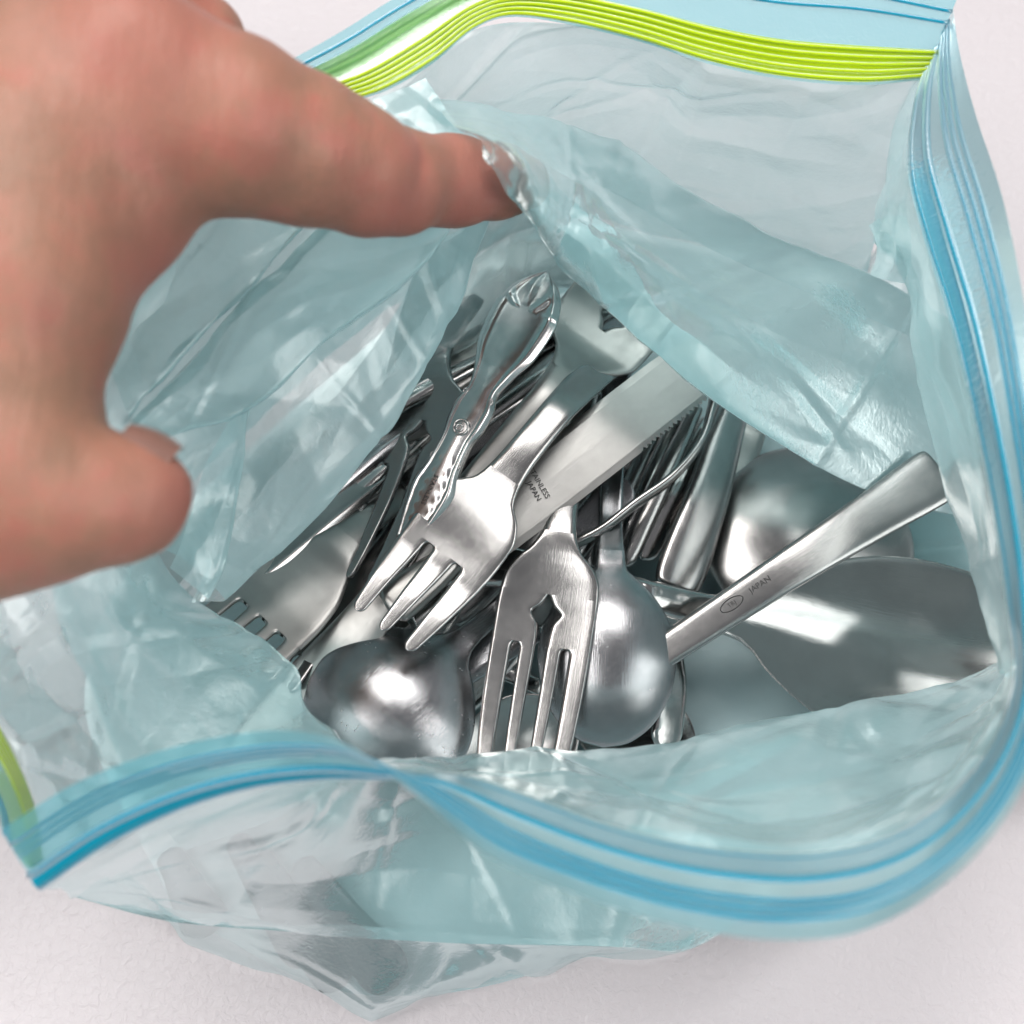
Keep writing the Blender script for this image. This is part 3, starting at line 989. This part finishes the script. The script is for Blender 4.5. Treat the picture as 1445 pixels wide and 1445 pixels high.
for v in (0.72, 0.86):
    rib_line('grip_line', BB, BT, v, 0.3, M_BLUE, 1.4, lift=0.2, parent=lipb)

# --- front panel: zip edge -> inward fold over the cutlery -> bulge -> tuck -> base edge
K = [0, 2, 4, 6, 7, 8, 9, 10, 11, 12, 13, 14, 15]
fb = [FB[i] for i in K]
fold = [(90, 1262, 82), (260, 1190, 86), (420, 1130, 88), (545, 1072, 66), (680, 1064, 62), (780, 1060, 60), (880, 1052, 58), (960, 1040, 56), (1060, 1016, 54), (1170, 992, 52), (1280, 972, 50), (1375, 955, 50), (1440, 930, 52)]
half = [((a[0] + b[0]) / 2, (a[1] + b[1]) / 2 + (6 if i > 3 else 0), (a[2] * 0.42 + b[2] * 0.58)) for i, (a, b) in enumerate(zip(fb, fold))]
under = [(100, 1268, 70), (250, 1250, 68), (410, 1230, 66), (545, 1190, 54), (680, 1170, 50), (780, 1160, 48), (880, 1150, 46), (960, 1140, 44), (1060, 1110, 42), (1170, 1080, 40), (1280, 1050, 38), (1375, 1010, 36), (1440, 970, 36)]
bulge = [(105, 1266, 60), (240, 1300, 52), (400, 1314, 48), (560, 1326, 46), (680, 1332, 44), (780, 1334, 42), (880, 1336, 36), (965, 1338, 30), (1060, 1290, 30), (1170, 1230, 28), (1280, 1160, 26), (1375, 1080, 24), (1440, 1010, 22)]
tuck = [(150, 1240, 40), (250, 1285, 28), (400, 1300, 26), (540, 1310, 26), (660, 1318, 24), (760, 1322, 22), (870, 1326, 18), (960, 1334, 14), (1050, 1270, 14), (1170, 1200, 12), (1280, 1120, 10), (1375, 1060, 10), (1440, 1000, 10)]
base = [(180, 1230, 2), (262, 1332, 2), (398, 1372, 2), (524, 1440, 2), (640, 1398, 2), (720, 1374, 2), (850, 1360, 2), (968, 1345, 2), (1050, 1270, 2), (1160, 1190, 2), (1270, 1110, 2), (1370, 1050, 2), (1430, 1000, 2)]
low = [(x, y - 14 if 200 < x < 980 else y, 13 if 200 < x < 980 else z) for (x, y, z) in base]
sheet('front_panel', [fb, half, fold, under, bulge], 190, 110, 1.0, 0.9, 1, sharp=0.6, rib=(14, 2.0))
sheet('bottom_gusset', [bulge, tuck, low, base], 170, 50, 0.9, 0.9, 2, sharp=0.5, rib=(16, 2))

# --- left panel inside the mouth: lip -> inward fold -> tuck
sheet('left_panel', [
    [(58, 1240, 98), (46, 1150, 98), (10, 1060, 99), (-40, 960, 101), (-70, 850, 102), (-40, 720, 104)],
    [(240, 1170, 84), (175, 1090, 82), (130, 1000, 82), (95, 910, 84), (70, 840, 88), (60, 740, 92)],
    [(510, 1072, 66), (434, 1000, 64), (420, 938, 63), (350, 884, 62), (276, 836, 64), (215, 770, 72)],
    [(400, 1150, 46), (330, 1070, 50), (290, 990, 52), (220, 920, 52), (160, 870, 52), (120, 790, 52)],
    [(260, 1200, 3), (190, 1110, 3), (150, 1020, 3), (110, 930, 3), (80, 850, 3), (60, 770, 3)]], 120, 110, 1.6, 1.6, 3, sharp=0.55, rib=(7, 2.2))

# --- left upper panel: fold edge over the cutlery, pleats towards the hand
edge = [(318, 846, 62), (398, 780, 64), (478, 690, 66), (556, 590, 70), (632, 460, 78), (684, 330, 92), (706, 262, 100)]
sheet('side_panel', [
    [(230, 850, 20), (300, 770, 22), (380, 680, 24), (450, 590, 26), (540, 470, 30), (610, 350, 50), (660, 280, 70)],
    [(282, 850, 44), (360, 780, 46), (440, 690, 50), (520, 590, 54), (600, 460, 64), (664, 330, 84), (700, 268, 98)],
    edge,
    [(262, 790, 74), (330, 700, 76), (400, 620, 78), (480, 520, 80), (560, 410, 86), (640, 300, 98), (690, 240, 104)],
    [(150, 740, 92), (200, 650, 92), (280, 560, 92), (380, 450, 94), (480, 350, 100), (600, 250, 106), (660, 200, 108)],
    [(40, 700, 104), (60, 600, 104), (120, 480, 104), (240, 340, 106), (380, 220, 108), (500, 160, 109), (600, 110, 110)]], 130, 130, 1.1, 1.4, 4, sharp=0.5, rib=(3, 9))
# pleats: two narrow overlapping folds
sheet('pleat', [
    [(180, 640, 88), (262, 604, 88), (350, 575, 86), (470, 472, 88), (590, 376, 94), (650, 300, 102)],
    [(178, 640, 97), (262, 606, 96), (352, 574, 95), (472, 470, 97), (592, 374, 101), (655, 296, 107)],
    [(180, 612, 100), (250, 570, 100), (325, 510, 100), (440, 420, 101), (540, 340, 104), (640, 270, 109)],
    [(182, 594, 102), (215, 560, 102), (290, 480, 102), (350, 420, 103), (430, 338, 105), (520, 250, 110)],
    [(195, 600, 94), (235, 560, 94), (310, 480, 94), (370, 420, 96), (450, 340, 99), (540, 255, 106)]], 110, 60, 0.6, 0.9, 5, sharp=0.55, rib=(3, 5))
sheet('pleat', [
    [(170, 600, 94), (210, 545, 94), (285, 465, 94), (345, 405, 96), (425, 325, 100), (500, 240, 107)],
    [(180, 585, 101), (212, 548, 101), (284, 470, 101), (342, 410, 102), (420, 330, 104), (500, 240, 109)],
    [(146, 510, 103), (175, 470, 103), (230, 390, 103), (280, 320, 105), (340, 250, 107), (420, 180, 110)],
    [(40, 480, 105), (80, 420, 105), (140, 340, 106), (200, 270, 108), (270, 210, 109), (340, 150, 110)]], 100, 50, 0.6, 0.8, 6, sharp=0.55, rib=(3, 4))
sheet('pleat', [
    [(270, 850, 70), (292, 800, 72), (312, 720, 74), (330, 640, 78), (352, 580, 84)],
    [(290, 842, 74), (318, 790, 76), (340, 700, 78), (347, 640, 82), (350, 574, 90)],
    [(240, 800, 80), (258, 760, 82), (280, 690, 84), (300, 640, 88), (330, 585, 93)]], 60, 36, 0.6, 0.8, 7, sharp=0.4, rib=(3, 4))

# --- back panel: zip strip -> down towards the back edge of the base
sheet('back_panel', [
    [BB[i] for i in (0, 1, 2, 3, 4, 5, 7, 9, 11, 12, 13, 14)],
    [(1275, 215, 78), (1190, 215, 76), (1085, 195, 76), (985, 170, 78), (890, 140, 80), (790, 120, 84), (680, 125, 92), (560, 175, 98), (420, 230, 100), (300, 330, 98), (150, 480, 96), (30, 640, 94)],
    [(1240, 320, 44), (1160, 310, 42), (1060, 285, 42), (960, 255, 44), (870, 220, 48), (780, 190, 56), (690, 200, 66), (600, 270, 70), (480, 340, 72), (370, 430, 70), (230, 560, 66), (110, 690, 64)],
    [(1220, 400, 6), (1130, 380, 5), (1030, 355, 5), (930, 330, 5), (840, 310, 8), (760, 320, 14), (690, 350, 20), (620, 400, 24), (520, 460, 20), (420, 540, 14), (290, 660, 10), (180, 780, 8)]], 180, 90, 1.3, 1.2, 8, sharp=0.3, rib=(5, 5))

# --- the fold pulled in by the fingertip
sheet('pulled_fold', [
    [(600, 170, 80), (690, 190, 76), (780, 230, 60), (880, 280, 46), (1000, 350, 38), (1110, 400, 34), (1228, 450, 30), (1320, 490, 20)],
    [(606, 140, 100), (700, 148, 98), (800, 172, 84), (900, 226, 72), (1000, 284, 66), (1110, 338, 62), (1234, 388, 60), (1340, 450, 44)],
    [(640, 178, 118), (720, 200, 124), (800, 250, 96), (890, 320, 84), (990, 400, 76), (1100, 470, 68), (1232, 520, 56), (1370, 560, 36)],
    [(676, 200, 121), (738, 240, 125), (790, 310, 94), (870, 385, 85), (970, 470, 79), (1080, 550, 66), (1230, 610, 50), (1385, 640, 32)],
    [(694, 236, 120), (728, 288, 110), (782, 356, 84), (852, 432, 79), (950, 520, 74), (1062, 602, 64), (1226, 694, 44), (1396, 740, 26)],
    [(720, 262, 92), (742, 300, 84), (800, 350, 72), (868, 420, 69), (966, 505, 64), (1076, 588, 52), (1232, 676, 36), (1398, 730, 18)],
    [(770, 240, 78), (810, 280, 72), (880, 330, 64), (960, 390, 60), (1050, 450, 56), (1140, 520, 46), (1250, 620, 26), (1390, 700, 6)]], 170, 130, 0.9, 0.7, 9, sharp=0.55, rib=(6, 5))

# --- inner back wall between the left fold and the pulled fold, going down behind the pile
sheet('inner_wall', [
    [(600, 330, 96), (680, 290, 98), (740, 290, 92), (800, 330, 72), (880, 380, 58)],
    [(570, 430, 72), (660, 380, 70), (740, 350, 66), (810, 365, 56), (890, 410, 48)],
    [(540, 545, 48), (640, 490, 44), (720, 445, 42), (800, 400, 40), (880, 430, 36)],
    [(560, 560, 24), (650, 500, 20), (730, 450, 18), (810, 410, 18), (890, 440, 18)]], 90, 50, 0.9, 0.7, 10, sharp=0.35)

# --- right side: from the zip edge inwards, then back down to the base
sheet('right_panel', [
    [FB[i] for i in (23, 22, 21, 20, 19, 18, 17, 16, 15)],
    [(1262, 165, 88), (1238, 250, 82), (1226, 325, 80), (1272, 400, 80), (1282, 490, 80), (1320, 610, 80), (1362, 750, 80), (1402, 880, 82), (1420, 950, 84)],
    [(1290, 190, 62), (1275, 270, 56), (1270, 345, 52), (1310, 430, 48), (1330, 520, 44), (1368, 640, 42), (1410, 770, 42), (1440, 890, 42), (1448, 950, 42)],
    [(1270, 300, 22), (1280, 360, 18), (1290, 430, 14), (1330, 510, 12), (1356, 600, 10), (1390, 710, 10), (1420, 820, 10), (1445, 910, 10), (1450, 960, 10)],
    [(1200, 400, 3), (1190, 460, 3), (1190, 520, 3), (1210, 590, 3), (1230, 670, 3), (1270, 770, 3), (1320, 860, 3), (1350, 930, 3), (1360, 970, 3)]], 130, 110, 1.3, 1.0, 11, sharp=0.5, rib=(6, 4))
# knotted crease where the side seam is pinched
sheet('seam_crease', [
    [(1226, 318, 84), (1236, 340, 84), (1236, 365, 83), (1228, 388, 80)],
    [(1248, 306, 88), (1262, 335, 89), (1262, 370, 88), (1252, 396, 84)],
    [(1276, 306, 84), (1284, 335, 84), (1284, 370, 84), (1276, 400, 80)]], 30, 24, 0.3, 0.3, 13, sharp=0.3)

# --- bottom of the bag on the table
sheet('bag_floor', [
    [(250, 1290, 1.5), (524, 1404, 1.5), (880, 1322, 1.5), (1400, 1000, 1.5)],
    [(120, 1000, 1.5), (500, 1050, 1.5), (960, 1020, 1.5), (1400, 900, 1.5)],
    [(200, 780, 1.5), (560, 720, 1.5), (900, 660, 1.5), (1340, 650, 1.5)],
    [(560, 450, 1.5), (760, 320, 1.5), (1000, 350, 1.5), (1230, 400, 1.5)]], 90, 90, 0.5, 0.4, 14, sharp=0.2)

# ------------------------------------------------------------------ the hand
SKIN_Z = 0


def skin_mat():
    m, nt, out = new_mat('skin')
    L = nt.links.new
    tc = N(nt, 'TexCoord')
    n1 = N(nt, 'TexNoise', Scale=75.0, Detail=6.0, Roughness=0.62)
    L(tc.outputs['Object'], n1.inputs['Vector'])
    n2 = N(nt, 'TexNoise', Scale=700.0, Detail=4.0)
    L(tc.outputs['Object'], n2.inputs['Vector'])
    v = N(nt, 'TexVoronoi', feature='DISTANCE_TO_EDGE', Scale=900.0)
    L(tc.outputs['Object'], v.inputs['Vector'])
    wv = N(nt, 'TexNoise', Scale=120.0, Detail=4.0)
    mp = N(nt, 'Mapping')
    mp.inputs['Scale'].default_value = (2.2, 0.5, 1.0)
    mp.inputs['Rotation'].default_value = (0, 0, 0.3)
    L(tc.outputs['Object'], mp.inputs['Vector'])
    L(mp.outputs[0], wv.inputs['Vector'])
    r = ramp(nt, n1.outputs[0], [(0.36, (0.315, 0.170, 0.112)), (0.5, (0.385, 0.186, 0.126)), (0.64, (0.44, 0.17, 0.124))])
    # redder at the tips
    at = N(nt, 'Attribute', attribute_name='flush')
    mx = N(nt, 'MixRGB')
    L(at.outputs['Fac'], mx.inputs[0])
    L(r.outputs[0], mx.inputs[1])
    mx.inputs[2].default_value = (0.48, 0.165, 0.13, 1)
    p = N(nt, 'BsdfPrincipled')
    L(mx.outputs[0], p.inputs['Base Color'])
    p.inputs['Roughness'].default_value = 0.5
    p.inputs['Subsurface Weight'].default_value = 0.12
    p.inputs['Subsurface Radius'].default_value = (1.0, 0.35, 0.2)
    p.inputs['Subsurface Scale'].default_value = 0.004
    a = N(nt, 'Math', operation='MULTIPLY_ADD')
    a.inputs[1].default_value = 0.35
    L(v.outputs['Distance'], a.inputs[0])
    L(wv.outputs[0], a.inputs[2])
    b = N(nt, 'Bump', Strength=0.6, Distance=0.0007)
    L(a.outputs[0], b.inputs['Height'])
    L(b.outputs[0], p.inputs['Normal'])
    L(p.outputs[0], out.inputs[0])
    return m


def round_cone(P, a, b, ra, rb):
    ab = b - a
    l2 = float(ab @ ab)
    t = np.clip(((P - a) @ ab) / l2, 0, 1)
    return np.linalg.norm(P - (a + t[..., None] * ab), axis=-1) - (ra + (rb - ra) * t)


def surface_nets(D, org, h):
    s = D < 0
    nx, ny, nz = D.shape
    idx = -np.ones((nx - 1, ny - 1, nz - 1), int)
    acc = np.zeros((nx - 1, ny - 1, nz - 1, 3))
    cnt = np.zeros((nx - 1, ny - 1, nz - 1))
    c = [(i, j, k) for i in (0, 1) for j in (0, 1) for k in (0, 1)]
    sub = lambda A, o: A[o[0]:nx - 1 + o[0], o[1]:ny - 1 + o[1], o[2]:nz - 1 + o[2]]
    for p in c:
        for ax in range(3):
            if p[ax] == 0:
                q = list(p)
                q[ax] = 1
                d0, d1 = sub(D, p), sub(D, q)
                x = (d0 < 0) != (d1 < 0)
                t = np.where(x, d0 / np.where(x, d0 - d1, 1), 0)
                for a in range(3):
                    acc[..., a] += np.where(x, p[a] + (t if a == ax else 0), 0)
                cnt += x
    m = cnt > 0
    idx[m] = np.arange(m.sum())
    ii = np.argwhere(m)
    V = (ii + acc[m] / cnt[m][:, None]) * h + org
    F = []
    for ax in range(3):
        o = [0, 0, 0]
        o[ax] = 1
        a = s[:nx - o[0], :ny - o[1], :nz - o[2]]
        b = s[o[0]:, o[1]:, o[2]:]
        e = np.argwhere(a != b)
        u, v = (ax + 1) % 3, (ax + 2) % 3
        ok = (e[:, u] > 0) & (e[:, v] > 0) & (e[:, u] < D.shape[u] - 1) & (e[:, v] < D.shape[v] - 1)
        e = e[ok]
        inside = a[tuple(e.T)]
        du = np.zeros(3, int)
        du[u] = 1
        dv = np.zeros(3, int)
        dv[v] = 1
        q = [idx[tuple((e - x).T)] for x in (0 * du, du, du + dv, dv)]
        Q = np.stack(q, 1)
        Q[inside] = Q[inside]
        Q[~inside] = Q[~inside][:, ::-1]
        F.append(Q)
    F = np.vstack(F)
    F = F[(F >= 0).all(1)]
    return V, F


def build_hand():
    mm = 1000.0
    w = lambda px, py, z: W(px, py, z) * mm
    upper = [((110, 120, 146), 20), ((230, 150, 146), 17.5), ((330, 178, 143), 15.6), ((430, 212, 136), 13.6), ((500, 236, 130), 11.6), ((560, 254, 121), 9.9), ((640, 256, 110), 9.2), ((705, 256, 102), 7.9), ((740, 258, 98), 6.2)]
    lower = [((60, 250, 146), 21), ((20, 420, 146), 18), ((-10, 550, 144), 16), ((30, 670, 142), 14.4), ((100, 702, 140), 11.8), ((155, 704, 138), 10.4), ((192, 698, 137), 8.6)]
    palm = [((-60, 120, 140), 26), ((-120, 300, 136), 30), ((-130, 520, 134), 26), ((-40, 700, 138), 18)]
    fore = [((-120, 300, 136), 30), ((-420, 380, 140), 30), ((-760, 440, 150), 33)]
    f3 = [((40, 20, 142), 16), ((200, 20, 140), 12.0), ((280, 60, 134), 9.0), ((270, 130, 124), 8)]
    f4 = [((-80, -40, 136), 17), ((60, -90, 130), 10), ((150, -60, 116), 9), ((140, 40, 108), 8)]
    f5 = [((-160, -60, 128), 15), ((-80, -140, 120), 9), ((20, -120, 106), 8), ((30, -20, 100), 7)]
    h = 1.15
    allp = np.array([w(*p) for ch in (upper, lower, palm, f3, f4, f5) for p, r in ch] + [w(-420, 380, 140)])
    lo = allp.min(0) - 36
    hi = allp.max(0) + 24
    lo[0] = max(lo[0], -165.0)
    ax = [np.arange(lo[i], hi[i], h) for i in range(3)]
    P = np.stack(np.meshgrid(*ax, indexing='ij'), -1)
    D = None

    def smin(a, b, k):
        hh = np.clip(0.5 + 0.5 * (b - a) / k, 0, 1)
        return b + (a - b) * hh - k * hh * (1 - hh)

    def chain(ch):
        d = None
        for (pa, ra), (pb, rb) in zip(ch, ch[1:]):
            q = round_cone(P, w(*pa), w(*pb), ra, rb)
            d = q if d is None else smin(d, q, 3.0)
        return d
    D = chain(palm)
    D = smin(D, chain(fore), 12.0)
    D = smin(D, chain(lower), 10.0)
    D = smin(D, chain(upper), 8.0)
    for ch in (f3, f4, f5):
        D = smin(D, chain(ch), 5.0)
    # web between the two digits, and pads
    D = smin(D, round_cone(P, w(90, 330, 140), w(175, 300, 140), 13, 11), 9.0)
    D = smin(D, round_cone(P, w(520, 268, 126), w(560, 272, 122), 8.6, 8.0), 4.0)
    D = smin(D, round_cone(P, w(196, 690, 137), w(186, 718, 136), 8.0, 8.2), 3.0)
    # knuckle bump and tendon relief
    D = smin(D, np.linalg.norm(P - w(180, 60, 158), axis=-1) - 9, 8.0)
    # creases: shallow grooves across the digits

    def groove(D, a, b, r, depth):
        q = round_cone(P, w(*a), w(*b), r, r)
        return np.maximum(D, -(q - 0.0)) if False else D + depth * np.exp(-(np.clip(q, 0, None) / r) ** 2)
    for x in (552, 566, 582):
        D = groove(D, (x - 4, 180, 122), (x + 8, 236, 130), 0.9, 0.7)
    for x in (350, 366):
        D = groove(D, (x - 16, 230, 158), (x + 4, 300, 146), 1.1, 1.3)
    D = groove(D, (190, 660, 150), (196, 730, 148), 1.2, 0.5)
    D = groove(D, (150, 650, 153), (150, 750, 150), 1.4, 0.5)
    D = groove(D, (205, 620, 138), (262, 650, 136), 1.0, 0.8)
    near = np.abs(D) < 4
    D[near] += 0.35 * pnoise(P[near] * 0.16) + 0.16 * pnoise(P[near] * 0.5)
    V, F = surface_nets(D, lo, h)
    # two rounds of smoothing
    E = np.vstack([F[:, [0, 1]], F[:, [1, 2]], F[:, [2, 3]], F[:, [3, 0]]])
    for _ in range(3):
        A = np.zeros_like(V)
        c = np.zeros(len(V))
        np.add.at(A, E[:, 0], V[E[:, 1]])
        np.add.at(A, E[:, 1], V[E[:, 0]])
        np.add.at(c, E[:, 0], 1)
        np.add.at(c, E[:, 1], 1)
        V = V * 0.5 + 0.5 * A / np.maximum(c, 1)[:, None]
    hand = mesh_obj('hand', V / mm, [tuple(int(i) for i in f) for f in F], skin_mat())
    fl = np.zeros(len(V))
    for c, r in (((690, 256, 116), 16), ((560, 300, 125), 14), ((200, 60, 158), 16), ((240, 700, 138), 9), ((200, 380, 138), 12)):
        fl = np.maximum(fl, np.exp(-(np.linalg.norm(V - w(*c), axis=1) / r) ** 2))
    at = hand.data.attributes.new('flush', 'FLOAT', 'POINT')
    at.data.foreach_set('value', fl * 0.75)
    tag(hand, 'bare left hand reaching in, one digit pressing the film aside', 'hand')
    # nail of the lower digit, seen nearly edge on
    c = w(215, 623, 141.5)
    ex = w(262, 652, 137) - w(198, 622, 139)
    ex /= np.linalg.norm(ex)
    ez = np.array((0.12, 0.68, 0.70))
    ez -= ex * (ez @ ex)
    ez /= np.linalg.norm(ez)
    ey = np.cross(ez, ex)
    V, F = [], []
    nu, nv = 15, 15
    for s in (1, 0):
        for i in range(nu):
            for j in range(nv):
                a, b = -1 + 2 * i / (nu - 1), -1 + 2 * j / (nv - 1)
                k = math.sqrt(max(0.0, 1 - 0.18 * b * b))
                V.append((c + ex * (a * 4.6 * k) + ey * (b * 4.6 * math.sqrt(1 - 0.3 * a * a)) + ez * (1.6 * (1 - b * b) - 0.5 * a * a + 0.35 * s - 0.7)) / mm)
    o = nu * nv
    for i in range(nu - 1):
        for j in range(nv - 1):
            p = i * nv + j
            F.append((p, p + nv, p + nv + 1, p + 1))
            F.append((o + p + 1, o + p + nv + 1, o + p + nv, o + p))
    rim = [i * nv for i in range(nu)] + [(nu - 1) * nv + j for j in range(1, nv)] + [i * nv + nv - 1 for i in range(nu - 2, -1, -1)] + [j for j in range(nv - 2, 0, -1)]
    for i in range(len(rim)):
        a, b = rim[i], rim[(i + 1) % len(rim)]
        F.append((a, b, o + b, o + a))
    mesh_obj('fingernail', V, F, plain('nail', (0.27, 0.145, 0.115), 0.28), hand)


build_hand()
